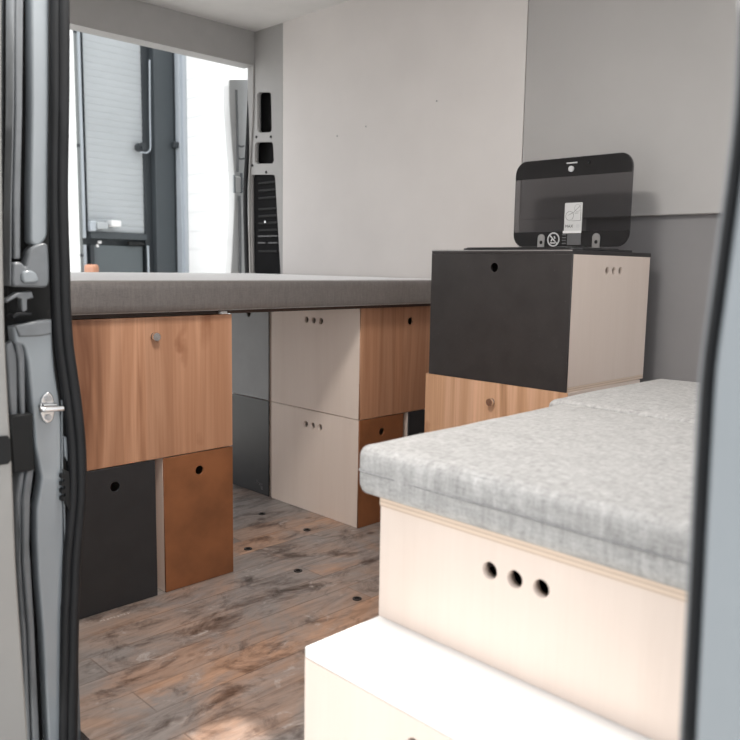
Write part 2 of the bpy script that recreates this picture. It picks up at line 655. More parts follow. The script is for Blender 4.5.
# ---------------------------------------------------------------- kitchen stack
GK = 'kitchen boxes along the far wall'
XKC, KW = -1.3185, .471
tb = thing('storage_box', 'pale oak fronted cabinet with chrome knob below the black kitchen box', 'storage box', (XKC-.004, YB, 0), 0, GK)
storage = None
for sgn in (-1, 1):
    me = plate_mesh([(TF+.001, 0), (.40, 0), (.40, .5595), (TF+.001, .5595)], [], T, Matrix.Translation((sgn*(.243-T/2), 0, 0)) @ FACE_X)
    link('side_panel', me, 'birch', tb)
box('back_panel', 'inside', -.227, .227, .385, .40, .002, .558, tb)
box('bottom_panel', 'birch', -.227, .227, T+.001, .384, .004, .019, tb)
me = plate_mesh([(-.243, .001), (.243, .001), (.243, .5595), (-.243, .5595)], [], TF, Matrix.Translation((0, TF/2, 0)) @ FACE_NY, .0007)
link('front_panel', me, 'oak_pale', tb)
bm = bmesh.new()
cyl(bm, (.006, 0, .505), (.006, -.003, .505), .011)
cyl(bm, (.006, -.003, .505), (.006, -.007, .505), .0065)
cyl(bm, (.006, -.007, .505), (.006, -.014, .505), .0115, 24, .0105)
finish(bm, 'knob', 'knob', tb)['label'] = 'small round chrome knob'

kb = thing('storage_box', 'black fronted kitchen box with birch side carrying the gas hob', 'storage box', (XKC, YB, .5605), 0, GK)
KH, KD = .3675, .424
for sgn in (-1, 1):
    hs = [circ(.217+k*.036, KH-.052, .0112) for k in (-1, 0, 1)]
    me = plate_mesh([(TF+.001, .0125), (KD, .0125), (KD, KH-.0115), (TF+.001, KH-.0115)], hs, T, Matrix.Translation((sgn*(KW/2-T/2), 0, 0)) @ FACE_X)
    link('side_panel', me, 'birch', kb)
bm = bmesh.new()
bx(bm, -KW/2, KW/2, TF+.001, KD, 0, .012)
finish(bm, 'bottom_panel', 'edge', kb)
box('back_panel', 'inside', -KW/2+T+.001, KW/2-T-.001, KD-T, KD, .013, KH-.0115, kb)
box('worktop', 'black_ply', -KW/2, KW/2, 0, KD+.004, KH-.011, KH, kb, .0008, 1)
me = plate_mesh([(-KW/2, 0), (KW/2, 0), (KW/2, KH-.0113), (-KW/2, KH-.0113)], [circ(-.007, KH-.048, .0125)], TF, Matrix.Translation((0, TF/2, 0)) @ FACE_NY, .0007)
link('front_panel', me, 'black_ply', kb)

box('edge_strip', 'hob_rim', -KW/2, KW/2, -.0012, -.0001, KH-.0035, KH-.0003, kb)['label'] = 'thin bright edge strip'
# gas hob with its glass lid standing open
zt = .5605+KH
hob = thing('gas_hob', 'gas hob with smoked glass lid standing open on the black kitchen box', 'hob', (-1.285, 1.97, zt))
me = plate_mesh(rrect(-.198, .198, -.143, .168, .035), [], .006, Matrix.Translation((0, 0, .003)), .0012)
link('rim', me, 'hob', hob)
me = plate_mesh(rrect(-.190, .190, -.135, .10, .03), [], .002, Matrix.Translation((0, 0, .0072)))
link('cooktop', me, 'hob', hob)
for cx in (-.09, .095):
    bm = bmesh.new()
    cyl(bm, (cx, -.03, .008), (cx, -.03, .011), .028)
    finish(bm, 'burner', 'steel_dull', hob)
LY = .130   # lid plane
z0, z1 = .016, .277
me = plate_mesh(rrect(-.1985, .1935, z0, z1, .040, 9), [], .005, Matrix.Translation((0, LY, 0)) @ FACE_NY, .0012)
lid = link('glass_lid', me, 'glass', hob)


def band(za, zb, y):
    o_ = rrect(-.1965, .1915, z0+.002, z1-.002, .038, 9)
    out = []
    n = len(o_)
    for k in range(n):
        p, q = o_[k], o_[(k+1) % n]
        for s in (0, 1):
            pass
        if za <= p[1] <= zb:
            out.append(p)
        for zz in (za, zb):
            if (p[1]-zz)*(q[1]-zz) < 0:
                t_ = (zz-p[1])/(q[1]-p[1])
                out.append((p[0]+t_*(q[0]-p[0]), zz))
    return plate_mesh(out, [], .0006, Matrix.Translation((0, y, 0)) @ FACE_NY)


yf = LY-.0029
me = band(z1-.055, z1+.01, yf)
link('upper_print', me, 'band', lid)
me = band(z0-.01, z0+.046, yf)
link('lower_print', me, 'band', lid)
# hinges
for cx in (-.093, .093):
    out = [(cx-.012, -.004), (cx+.012, -.004), (cx+.012, .031)] + [(cx+.012*math.cos(a), .031+.012*math.sin(a)) for a in (.4, .8, 1.2, 1.57, 1.95, 2.35, 2.75)] + [(cx-.012, .031)]
    me = plate_mesh(out, [circ(cx, .018, .0058)], .003, Matrix.Translation((0, yf-.003, z0-.004)) @ FACE_NY)
    link('hinge', me, 'hob_rim', hob)
    bm = bmesh.new()
    cyl(bm, (cx, yf-.0012, z0+.014), (cx, yf-.003, z0+.014), .0056)
    finish(bm, 'hinge_screw', 'plastic', hob)
# round warning sign: a ring, a bar and a small flame-like mark
sx, sz = -.0515, z0+.0225
me = plate_mesh(circ(sx, sz, .0215, 36), [circ(sx, sz, .0172, 36)], .0004, Matrix.Translation((0, yf-.0007, 0)) @ FACE_NY)
wsn = link('warning_sign', me, 'sign_white', lid)
bm = bmesh.new()
mt = Matrix.Translation((sx, yf-.0008, sz)) @ Matrix.Rotation(math.radians(45), 4, 'Y')
bmesh.ops.create_cube(bm, size=1, matrix=mt @ Matrix.Diagonal((.036, .0004, .0042, 1)))
for dx, dz, w, h, a in ((.004, .006, .004, .008, -.5), (-.006, -.002, .005, .007, .4), (-.002, -.0105, .017, .0035, 0), (.007, -.008, .006, .0025, .5), (-.009, -.0085, .004, .0025, -.5)):
    mt = Matrix.Translation((sx+dx, yf-.0008, sz+dz)) @ Matrix.Rotation(a, 4, 'Y')
    bmesh.ops.create_cube(bm, size=1, matrix=mt @ Matrix.Diagonal((w, .0004, h, 1)))
finish(bm, 'sign_symbol', 'sign_white', wsn)
# white sticker with outlines of two pans and MAX
stk = thing('tmp', None, None)
bpy.data.objects.remove(stk)
me = plate_mesh(rrect(-.0165, .0425, z0+.045, z0+.129, .002, 2), [], .0004, Matrix.Translation((0, yf-.0010, 0)) @ FACE_NY)
stk = link('sticker', me, 'sticker', lid)
me = plate_mesh(rrect(-.0195, .0425, z0+.040, z0+.0475, .001, 2), [], .0006, Matrix.Translation((0, yf-.0017, 0)) @ FACE_NY)
link('sticker_fold', me, 'white_box', stk)
ys = yf-.0015


def ring_px(cx, cz, r, w=.0009):
    return plate_mesh(circ(cx, cz, r, 32), [circ(cx, cz, r-w, 32)], .0003, Matrix.Translation((0, ys, 0)) @ FACE_NY)


link('pan_outline', ring_px(.001, z0+.091, .0135), 'ink', stk)
link('pan_outline', ring_px(.0265, z0+.113, .0105, .0006), 'sticker_grey', stk)
bm = bmesh.new()
for ax_, az_, bx_, bz_ in ((-.005, .0925, .014, .101), (.014, .101, .036, .120), (.009, .0765, .038, .0765), (.038, .0765, .038, .108), (.017, .0985, .030, .0985), (.034, .1245, .0395, .1245)):
    a_, b_ = Vector((ax_, ys, z0+az_)), Vector((bx_, ys, z0+bz_))
    d_ = b_-a_
    mt = Matrix.Translation((a_+b_)/2) @ Matrix.Rotation(-math.atan2(d_.z, d_.x), 4, 'Y')
    bmesh.ops.create_cube(bm, size=1, matrix=mt @ Matrix.Diagonal((d_.length, .0003, .0009, 1)))
finish(bm, 'pan_handles', 'ink', stk)
TXT = Matrix(((1, 0, 0, 0), (0, 0, -1, 0), (0, 1, 0, 0), (0, 0, 0, 1)))
link('lettering', text_mesh('MAX', .0125, Matrix.Translation((.001, ys, z0+.0605)) @ TXT), 'ink', stk)
bm = bmesh.new()
mt = Matrix.Translation((.030, ys, z0+.0605))
bmesh.ops.create_cone(bm, cap_ends=True, segments=16, radius1=.006, radius2=.006, depth=.0003, matrix=mt @ Matrix.Rotation(PI/2, 4, 'X'))
finish(bm, 'print_dot', 'sign_white', stk)
# small grey label with list beneath the sticker
me = plate_mesh(rrect(-.004, .042, z0+.006, z0+.038, .001, 2), [], .0004, Matrix.Translation((0, yf-.0010, 0)) @ FACE_NY)
lb = link('grey_label', me, 'sticker_grey', lid)
bm = bmesh.new()
for k in range(4):
    bx(bm, -.0215, -.008, yf-.0012, yf-.0009, z0+.009+k*.0085, z0+.0125+k*.0085)
finish(bm, 'label_lines', 'sticker_grey', lb)
# maker's strip and latch near the upper edge
me = plate_mesh(rrect(-.018, .018, z1-.0185, z1-.0145, .001, 2), [], .0004, Matrix.Translation((0, yf-.0008, 0)) @ FACE_NY)
link('nameplate', me, 'sign_white', lid)
bm = bmesh.new()
cyl(bm, (.0, yf-.0005, z1-.034), (.0, yf-.006, z1-.034), .0085)
finish(bm, 'latch', 'sign_white', lid)
bm = bmesh.new()
cyl(bm, (.054, yf-.0005, z1-.020), (.054, yf-.003, z1-.020), .0045)
finish(bm, 'latch_stud', 'plastic', lid)

# ---------------------------------------------------------------- bench
XB0, XB1, YN = -.777, -.300, .797
bench = thing('storage_box', 'low birch bench box with three round grip holes under the light grey cushion', 'storage box', (XB1, 1.30, .3675), Q, 'bench boxes by the side door')
BH = .1795
BL = 1.005
# local frame: front (-y) faces the cab; local x runs along world y, local y along world -x
bm_h = [circ((XB1-XB0)/2+.003+k*.0385, BH-.0525, .0116) for k in (-1, 0, 1)]
LXN = YN-1.30
me = plate_mesh([(0, .0), (XB1-XB0, .0), (XB1-XB0, BH-.0125), (0, BH-.0125)], bm_h, T, Matrix.Translation((LXN+T/2, 0, 0)) @ FACE_X)
link('side_panel', me, 'birch', bench)
me = plate_mesh([(0, .0), (XB1-XB0, .0), (XB1-XB0, BH-.0125), (0, BH-.0125)], [], T, Matrix.Translation((LXN+BL-T/2, 0, 0)) @ FACE_X)
link('side_panel', me, 'birch', bench)
box('back_panel', 'birch', LXN+T+.001, LXN+BL-T-.001, XB1-XB0-T, XB1-XB0, 0, BH-.0125, bench)
box('front_panel', 'birch', LXN+T+.001, LXN+BL-T-.001, 0, T, 0, BH-.0125, bench)
box('bottom_panel', 'inside', LXN+T+.001, LXN+BL-T-.001, T+.001, XB1-XB0-T-.001, 0, .012, bench)
bm = bmesh.new()
bx(bm, LXN-.001, LXN+BL, 0, XB1-XB0+.001, BH-.012, BH)
finish(bm, 'top_panel', 'edge', bench)

base = thing('storage_box', 'larger birch box standing on the floor below the bench box', 'storage box', (XB1, 1.30, 0), Q, 'bench boxes by the side door')
YO = .655
l0 = YO-1.30
box('top_panel', 'white_top', l0, l0+1.15, 0, XB1-XB0, .352, .367, base, .001, 1)
me = plate_mesh([(0, .001), (XB1-XB0, .001), (XB1-XB0, .351), (0, .351)], [circ((XB1-XB0)/2+k*.0385, .315, .0116) for k in (-1, 0, 1)], T, Matrix.Translation((l0+T/2, 0, 0)) @ FACE_X)
link('side_panel', me, 'birch', base)
me = plate_mesh([(0, .001), (XB1-XB0, .001), (XB1-XB0, .351), (0, .351)], [], T, Matrix.Translation((l0+1.15-T/2, 0, 0)) @ FACE_X)
link('side_panel', me, 'birch', base)
box('back_panel', 'birch', l0+T+.001, l0+1.149-T, XB1-XB0-T, XB1-XB0, .001, .351, base)
box('front_panel', 'birch', l0+T+.001, l0+1.149-T, 0, T, .001, .351, base)
box('bottom_panel', 'inside', l0+T+.001, l0+1.149-T, T+.001, XB1-XB0-T-.001, .001, .014, base)

GC = 'light grey bench cushions'


def seat_cushion(label, x0, x1, y0, y1, seed):
    bm = cushion_mesh(x0, x1, y0, y1, .5478, .621, .017, .005, .0030, 70, 70, 14, seed)
    o = finish(bm, 'seat_cushion', 'cushion', None, True)
    tag(o, label, 'cushion', GC)
    zz, e = .5835, .0010
    r = .02
    pts = [(x, y, zz) for x, y in rrect(x0-e, x1+e, y0-e, y1+e, r, 6)]
    # seam around the middle, with the wobble of the cover
    out = []
    n = len(pts)
    from mathutils import noise as NO
    for k in range(n):
        a, b = Vector(pts[k]), Vector(pts[(k+1) % n])
        ns = max(1, int((b-a).length/.02))
        for j in range(ns):
            p = a.lerp(b, j/ns)
            w = NO.noise(Vector((p.x*9, p.y*9, seed)))
            out.append((p.x, p.y, p.z+w*.0022))
    tube('piping', 'piping', out, .0013, o, cyclic=True)
    return o


seat_cushion('light grey woven seat cushion on the birch bench, nearest the side door', -.816, -.262, .781, 1.338, 1.7)
seat_cushion('light grey woven cushion farther back, touching the seat cushion at the kitchen box', -.862, -.262, 1.352, 1.845, 5.1)

# ---------------------------------------------------------------- floor and its anchor sockets
o = box('floor', 'floor', -3.16, 1.1, .60, 2.32, -.03, 0)
struct(o)
GA = 'black anchor sockets in the floor'
LA = ['black round floor socket closest to the slate black box in the gap',
      'black round floor socket before the birch side of the lower box',
      'black round floor socket right beside the rust brown box',
      'black round floor socket in the middle of the open aisle',
      'black round floor socket nearest the birch bench box']
proto = None
for (px, py), lab in zip(((262, 514), (307, 530), (248, 549), (298, 571), (357, 599)), LA):
    p = on(px, py, 'Z', 0)
    if proto is None:
        a = thing('floor_anchor', lab, 'floor anchor', (p.x, p.y, 0), 0, GA)
        me = plate_mesh(circ(0, 0, .0125, 28), [circ(0, 0, .0072, 28)], .002, Matrix.Translation((0, 0, .0012)), .0004)
        r1 = link('collar', me, 'anchor', a)
        bm = bmesh.new()
        cyl(bm, (0, 0, .0002), (0, 0, .0009), .007)
        r2 = finish(bm, 'socket', 'void', a)
        proto = (a, r1, r2)
    else:
        a = proto[0].copy()
        COL.objects.link(a)
        a.location = (p.x, p.y, 0)
        a['label'] = lab
        for c in proto[1:]:
            d = c.copy()
            COL.objects.link(d)
            d.parent = a
# pale worn print on the floor in front of the black box, not readable
bm = bmesh.new()
for k in range(9):
    y_ = .838 + k*.0088
    h_ = .004+.004*((k*7) % 3)/2
    bx(bm, -1.778+.0005*k, -1.778+.0005*k+h_, y_, y_+.0018, .0002, .0008)
    if k % 3 != 1:
        bx(bm, -1.778+.0005*k+h_*.4, -1.778+.0005*k+h_*.4+.0015, y_, y_+.0055, .0002, .0008)
o = finish(bm, 'printed_mark', 'mark')
tag(o, 'tiny pale worn lettering on the floor before the anthracite box', 'lettering')

# ---------------------------------------------------------------- van shell
YW = 2.275
ZC = 1.93
o = box('wall_left', 'wall', -2.872, -1.588, YW, YW+.03, 0, ZC)
struct(o)
# front half of the far wall: upper lining stands proud of a darker lower one
fr = thing('wall_left', None, None, (0, 0, 0), 0)
struct(fr)
box('upper_lining', 'wall_front_shaded', -1.585, .9, YW, YW+.03, 1.0405, ZC, fr, .002, 1)
box('upper_lining', 'wall_front_shaded', -1.585, -1.345, YW, YW+.03, 0, 1.0405, fr)
box('lower_lining', 'wall_low', -1.345, .9, YW+.022, YW+.04, 0, 1.05, fr)
for (x_, z_) in ((-2.51, 1.41), (-2.34, 1.43), (-1.97, 1.48)):
    bm = bmesh.new()
    cyl(bm, (x_, YW+.001, z_), (x_, YW-.002, z_), .0035)
    s_ = finish(bm, 'trim_clip', 'pillar_grey')
    s_.name = 'trim_clip'
    struct(s_)

o = box('ceiling', 'ceiling', -3.16, .35, .50, 2.32, ZC, ZC+.04)
struct(o)
o = box('wall_right', 'wall', -3.16, -1.421, .55, .60, 0, ZC)
struct(o)
# rear doorway header and the far rear pillar with its openings
o = box('wall_rear', 'pillar_grey', -3.16, -3.08, .60, 2.274, 1.78, ZC)
struct(o)


def xz(px, py, Y=YW):
    p = on(px, py, 'Y', Y)
    return (p.x, p.z)


def interp_path(pts, r, n=5):
    """rounds the corners of a closed outline"""
    out = []
    N = len(pts)
    for k in range(N):
        p, a, b = Vector(pts[k]), Vector(pts[k-1]), Vector(pts[(k+1) % N])
        da, db = (a-p), (b-p)
        rr = min(r, da.length*.45, db.length*.45)
        s, e = p+da.normalized()*rr, p+db.normalized()*rr
        for j in range(n+1):
            t = j/n
            q = s*(1-t)**2 + p*2*t*(1-t) + e*t*t
            out.append((q.x, q.y))
    return out


holeA = interp_path([xz(257, 92), xz(271, 92), xz(271.8, 132.3), xz(257.3, 132.6)], .02)
holeB = interp_path([xz(255, 142), xz(273, 141.6), xz(274, 163.6), xz(254.6, 163.8)], .022)
holeC = interp_path([xz(251, 174.5), xz(275, 174.5), xz(280.5, 272), xz(281, 300), xz(252, 300)], .018)
pil = thing('trim_1', None, None)
struct(pil)
me = plate_mesh([(-2.874, 0), (-2.874, 1.929), (-3.135, 1.929), (-3.135, 0)], [holeA, holeB, holeC], .022, Matrix.Translation((0, YW+.011, 0)) @ FACE_NY)
link('pillar_lining', me, 'pillar_grey', pil)
box('pillar_cavity', 'void', -3.135, -2.876, YW+.06, YW+.07, 0, 1.929, pil)
box('pillar_cavity', 'void', -3.135, -3.125, YW+.024, YW+.06, 0, 1.929, pil)
# thin raised bead along the doorway side of the pillar
bead = [on(x, y, 'Y', YW-.004) for x, y in ((253.5, 60), (253, 110), (250.8, 150), (249.2, 190), (249.6, 240), (250.3, 272), (251, 300))]
tube('pillar_bead', 'pillar_grey', smooth_path(bead), .005, pil)
# louvred black insert
vent = thing('vent_panel', None, None)
bpy.data.objects.remove(vent)
hc = [(x*.985+(-3.003)*.015, z) for x, z in holeC]
me = plate_mesh(hc, [], .004, Matrix.Translation((0, YW+.017, 0)) @ FACE_NY)
vent = link('vent_panel', me, 'vent', pil)
for k, yy in enumerate((183, 190.5, 198, 209, 216, 223, 230, 251)):
    a, b = xz(257, yy), xz(276, yy)
    bm = bmesh.new()
    bx(bm, a[0], b[0], YW+.006, YW+.016, a[1]-.006, a[1]+.004, .002, 1)
    finish(bm, 'louvre', 'plastic', vent)
for yy, gaps in ((236.2, ((257, 276),)), (242.8, ((257, 264), (267, 276)))):
    for g0, g1 in gaps:
        a, b = xz(g0, yy), xz(g1, yy)
        bm = bmesh.new()
        bx(bm, a[0], b[0], YW+.005, YW+.016, a[1]-.003, a[1]+.003)
        finish(bm, 'strap', 'sticker_grey', vent)
for px, py in ((266.3, 172.2), (256.5, 137), (271, 136.8), (252.5, 165.5), (265.5, 222)):
    p = xz(px, py)
    bm = bmesh.new()
    cyl(bm, (p[0], YW+.004, p[1]), (p[0], YW-.003, p[1]), .006)
    finish(bm, 'clip', 'plastic' if py < 200 else 'steel', pil)
# rubber seal of the rear doorway
seal = [on(x, y, 'X', -3.135) for x, y in ((251, 40), (249.3, 108), (247.3, 150), (245.6, 180), (245.4, 205), (246.1, 240), (247, 272), (248, 300), (249, 330))]
tube('rubber_seal', 'rubber', smooth_path(seal), .0105, pil)

# open rear door swung outside, seen at its hinge edge
rd = thing('door_1', None, None)
struct(rd)
edge = [(226.3, 80), (227, 110), (229, 140), (231.3, 170), (232, 190), (231.4, 215), (230, 245), (228.6, 272), (227, 310)]
out = [on(x, y, 'X', -3.22) for x, y in edge]
out = smooth_path(out, 4)
inner = [on(246, y, 'X', -3.22) for y in (310, 80)]
oyz = [(p.y, p.z) for p in out] + [(p.y, p.z) for p in inner]
me = plate_mesh(oyz, [], .05, Matrix.Translation((-3.225, 0, 0)) @ FACE_X, .004)
link('door_panel', me, 'door_paint', rd)
for (x0, x1, y0, y1, mm) in ((233.4, 235, 175, 193, 'paint_light'), (240, 242, 173, 193, 'paint_light'), (235, 240, 177, 192, 'door_paint')):
    a, b = on(x0, y1, 'X', -3.195), on(x1, y0, 'X', -3.195)
    bm = bmesh.new()
    bx(bm, -3.199, -3.188, a.y, b.y, a.z, b.z, .002, 1)
    finish(bm, 'hinge_plate', mm, rd)
rib = [on(x, y, 'X', -3.198) for x, y in ((236.3, 90), (237, 120), (237.6, 150), (237.6, 172))]
tube('door_rib', 'paint_dull', smooth_path(rib), .006, rd)
rib = [on(x, y, 'X', -3.198) for x, y in ((239, 196), (239.6, 215), (240, 245), (240, 275))]
tube('door_rib', 'paint_dull', smooth_path(rib), .008, rd)
for yy in (146, 158.5):
    pts = [on(x, y, 'X', -3.196) for x, y in ((238, yy-.8), (241, yy+.6), (244, yy))]
    tube('door_rib', 'paint_dull', smooth_path(pts), .004, rd)

# ---------------------------------------------------------------- side doorway, rear pillar (left in the picture)
XP = -1.30


def yz(px, py, X=XP):
    p = on(px, py, 'X', X)
    return (p.y, p.z)


cp = thing('trim_2', None, None)
struct(cp)


def jamb(name, mat, pix, X, th=.02, bev=.0, rnd=.0):
    pts = [yz(x, y, X) for x, y in pix]
    if rnd:
        pts = interp_path(pts, rnd)
    me = plate_mesh(pts, [], th, Matrix.Translation((X-th/2, 0, 0)) @ FACE_X, bev)
    return link(name, me, mat, cp)


# dark back plate of the jamb
jamb('jamb_back', 'plastic', [(8, -60), (66, -60), (66, 110), (64, 290), (80, 450), (78, 560), (76, 800), (14, 800), (8, 500)], XP-.045, .02)
# upper part: light panel, grooved strip and rounded foot
jamb('jamb_panel', 'paint', [(31.5, -60), (50, -60), (49.5, 110), (48.5, 200), (48, 238), (38, 247), (30.5, 243), (30.6, 200), (32, 110)], XP, .03, .004, .01)
jamb('jamb_strip', 'paint_dull', [(17, -60), (24, -60), (22.8, 110), (21, 200), (21, 259), (14, 259), (13.3, 200), (15.5, 110)], XP-.002, .03, .003)
jamb('jamb_strip', 'paint_dull', [(13.2, -60), (15.6, -60), (14.4, 110), (12.2, 200), (11.4, 286), (9.6, 286), (10.4, 200), (12.6, 110)], XP+.004, .03, .002)
jamb('jamb_foot', 'paint_dull', [(30, 247), (48, 241), (50, 262), (50, 288), (14, 287), (12, 282), (13, 262), (22, 262), (26, 268)], XP+.004, .03, .004, .012)
jamb('jamb_foot', 'paint', [(22, 270), (36, 270.5), (41, 283), (22, 284)], XP+.010, .02, .004, .01)
# recess with the roller arm of the sliding door
jamb('roller_arm', 'paint_dull', [(18, 292.5), (32, 291.5), (34, 298), (27.5, 299.5), (27.5, 310), (24.5, 312), (22, 311), (21.5, 299), (17, 297.5), (7, 303), (6, 300.5), (14, 295)], XP+.004, .02, .002)
jamb('roller_track', 'rubber', [(13, 316), (18, 312.5), (32, 313), (32, 315), (19, 315.5), (14, 319)], XP+.004, .03, .001)
# lower panel
low = [(13, 326), (50.5, 319.5), (52.5, 322), (53, 345), (55, 370), (59, 395), (62, 420), (62.5, 470), (64, 510), (64.5, 560), (63.5, 628), (62, 800), (52, 800), (42.5, 628), (38.5, 580), (36.6, 540), (36.6, 510), (40, 490), (41.5, 478), (38.5, 462), (35, 445), (33.5, 420), (31, 392), (28, 362), (24, 345), (15, 344)]
jamb('jamb_panel', 'paint', low, XP, .03, .004, .006)
jamb('jamb_ledge', 'paint_dull', [(16, 325.5), (52, 319), (52.4, 334), (40, 336.5), (20, 337)], XP+.006, .02, .003)
jamb('jamb_strip', 'paint_dull', [(14.5, 338), (20, 337), (25, 352), (26, 416), (20.5, 417), (18.5, 360)], XP-.002, .02, .003)
jamb('jamb_strip', 'paint_dull', [(7, 346), (12.5, 341), (17, 356), (18.3, 417), (10.5, 417), (8.5, 380)], XP-.004, .02, .003)
jamb('jamb_bracket', 'plastic', [(11, 416.5), (33, 414), (33.5, 448), (35, 470), (14, 473)], XP+.012, .03, .002)
jamb('jamb_rib', 'paint_dull', [(19.5, 473), (25.5, 470.5), (22, 500), (21.5, 560), (27, 628), (34, 800), (29, 800), (21.8, 628), (17.5, 560), (16, 500)], XP-.001, .03, .004)
jamb('jamb_rib', 'paint_dull', [(26.5, 470.5), (34.5, 469), (31, 498), (30, 545), (35, 628), (43, 800), (36, 800), (28.3, 628), (23, 560), (22.8, 500)], XP+.003, .03, .004)
# striker
st = jamb('striker_plate', 'steel', [(48.5, 391.5), (53, 395), (55.5, 408), (53.5, 420), (47.5, 424.5), (42, 419), (39.5, 408), (42.5, 396)], XP+.006, .006, .0015, .01)
for sy in (398.5, 417.5):
    p = on(48.3, sy, 'X', XP+.007)
    bm = bmesh.new()
    cyl(bm, (XP+.005, p.y, p.z), (XP+.009, p.y, p.z), .0052, 18)
    cyl(bm, (XP+.009, p.y, p.z), (XP+.0098, p.y, p.z), .0028, 6)
    finish(bm, 'screw', 'steel_dull', st)
loop = [on(41, 405.3, 'X', XP+.008), on(55, 404.6, 'X', XP+.008)]
q0, q1, q2, q3 = on(41, 405, 'X', XP+.01), on(41.5, 409.8, 'X', XP+.022), on(63, 408.5, 'X', XP+.022), on(56, 405, 'X', XP+.008)
tube('striker_bar', 'steel', [q0, q0.lerp(q1, .6), q1, q1.lerp(q2, .15), q2], .0046, st)
tube('striker_bar', 'steel', [q0, q3], .0034, st)
# pale edge bead, plug with teeth
bead = [on(x, y, 'X', XP+.002) for x, y in ((61.8, 400), (62, 440), (62.3, 470), (64, 505), (65, 540), (65, 556))]
tube('jamb_bead', 'paint_light', smooth_path(bead), .0016, cp)
jamb('seal_flap', 'paint', [(64, 436), (68, 438), (68, 462), (65, 456)], XP+.002, .01, .002)
pl = jamb('drain_plug', 'plastic', [(64.5, 470), (69.5, 472), (70.5, 512), (66, 504)], XP+.012, .012, .001)
for k in range(4):
    p = on(64.4, 476+k*7.5, 'X', XP+.012)
    bm = bmesh.new()
    bx(bm, XP-.002, XP+.012, p.y-.004, p.y+.002, p.z-.004, p.z+.003)
    finish(bm, 'plug_tooth', 'plastic', pl)
# rubber seal, two lobes following the curve of the body side
R_ = [(-60, 68), (60, 68.3), (110, 68), (160, 67.2), (200, 67), (240, 68), (270, 69), (300, 69.6), (340, 72), (370, 76), (400, 80.3), (440, 84.5), (470, 85.8), (500, 85.5), (530, 83), (560, 80.4), (600, 79), (628, 78), (800, 76)]
for off, rad, dx in ((-4.6, .0092, .012), (-12.5, .0088, .006)):
    pts = [on(x+off, y, 'X', XP+dx) for y, x in R_]
    tube('rubber_seal', 'rubber', smooth_path(pts), rad, cp)
L_ = [(-60, 54), (110, 53.5), (240, 53), (300, 54), (340, 56.5), (370, 60), (400, 64), (440, 68.5), (480, 70), (520, 69.5), (560, 67), (628, 67.2), (800, 66)]
pts = [on(x, y, 'X', XP-.004) for y, x in L_]
tube('rubber_seal', 'rubber', smooth_path(pts), .0062, cp)
box('pillar_body', 'paint_dull', -1.42, -1.366, .47, .60, -.25, ZC, cp)

# sliding door, pushed open along the outside; its leading edge shows at the far left
sd = thing('door_2', None, None)
struct(sd)
XD = -1.17
Lpix = [(2.3, -60), (2.2, 110), (3, 200), (3.8, 260), (5.3, 330), (8, 390), (11, 440), (13.6, 490), (15.5, 540), (17.5, 580), (20.8, 628), (30, 760)]
oy = [on(x, y, 'X', XD) for x, y in Lpix]
oy = smooth_path(oy, 4)
outl = [(p.y, p.z) for p in oy] + [(p.y-.075, p.z) for p in reversed(oy)]
me = plate_mesh(outl, [], .9, Matrix.Translation((XD-.45, 0, 0)) @ FACE_X, .004)
link('door_panel', me, 'slide_paint', sd)
hp = [yz(-12, 437, XD), yz(7, 435.5, XD), yz(9.5, 440, XD), yz(10, 460, XD), yz(7, 463.5, XD), yz(-12, 466, XD)]
me = plate_mesh(hp, [], .004, Matrix.Translation((XD+.002, 0, 0)) @ FACE_X)
link('latch_recess', me, 'plastic', sd)

# ---------------------------------------------------------------- side doorway, front pillar (right in the picture)
bp = thing('trim_3', None, None)
struct(bp)
YP = .46
Bx = [(741, 0), (735.5, 110), (728, 175), (718, 250), (706.5, 330), (701.5, 370), (697, 450), (692.5, 540), (687.5, 628), (680, 760)]


def vstrip(dx0, dx1, Y):
    a = [on(x+dx0, y, 'Y', Y) for y, x in [(q[1], q[0]) for q in Bx]]
    b = [on(x+dx1, y, 'Y', Y) for y, x in [(q[1], q[0]) for q in Bx]]
    a, b = smooth_path(a, 4), smooth_path(b, 4)
    return [(p.x, p.z) for p in a] + [(p.x, p.z) for p in reversed(b)]


Bx = [(742.5, 0), (736, 110), (725, 200), (711.5, 300), (702.5, 368), (697.8, 440), (693.5, 520), (688, 628), (681, 760)]
me = plate_mesh(vstrip(-1.0, 8, YP+.012), [], .01, Matrix.Translation((0, YP+.012, 0)) @ FACE_NY, .002)
link('door_flange', me, 'paint_dull', bp)
me = plate_mesh(vstrip(2, 14.5, YP), [], .014, Matrix.Translation((0, YP, 0)) @ FACE_NY, .004)
link('rubber_seal', me, 'rubber', bp)
edge_w = [(p[0], p[1]) for p in vstrip(14, 15, YP-.004)]
n2 = len(edge_w)//2
body = edge_w[:n2] + [(.55, edge_w[n2-1][1]), (.55, edge_w[0][1])]
me = plate_mesh(body, [], .02, Matrix.Translation((0, YP-.004+.006, 0)) @ FACE_NY, .004)
link('body_panel', me, 'paint_light', bp)
box('pillar_body', 'paint_dull', -.17, .55, YP+.02, .64, -.25, 1.4, bp)

# roof edge and sill of the side doorway
o = box('trim_4', 'paint', -3.16, .55, .44, .50, 1.80, ZC+.04)
struct(o)
o = box('trim_5', 'paint_dull', -1.365, .55, .44, .60, -.27, -.03)
struct(o)
o = box('trim_6', 'steel_dull', -1.30, -.17, .594, .612, -.03, .002)
struct(o)

# ---------------------------------------------------------------- the yard behind the van
ZG = -.58
o = box('ground', 'asphalt', -40, 30, -30, 40, ZG-.05, ZG)
struct(o)
XW = -8.0


def w(px, py, X=XW):
    p = on(px, py, 'X', X)
    return p.y, p.z


ySh0, ySh1 = w(87.5, 200)[0], w(144, 200)[0]
zSh = w(115, 232.5)[1]
yCorner = w(171, 200)[0]
yEnd = w(82.5, 200)[0]
TOP = 4.6
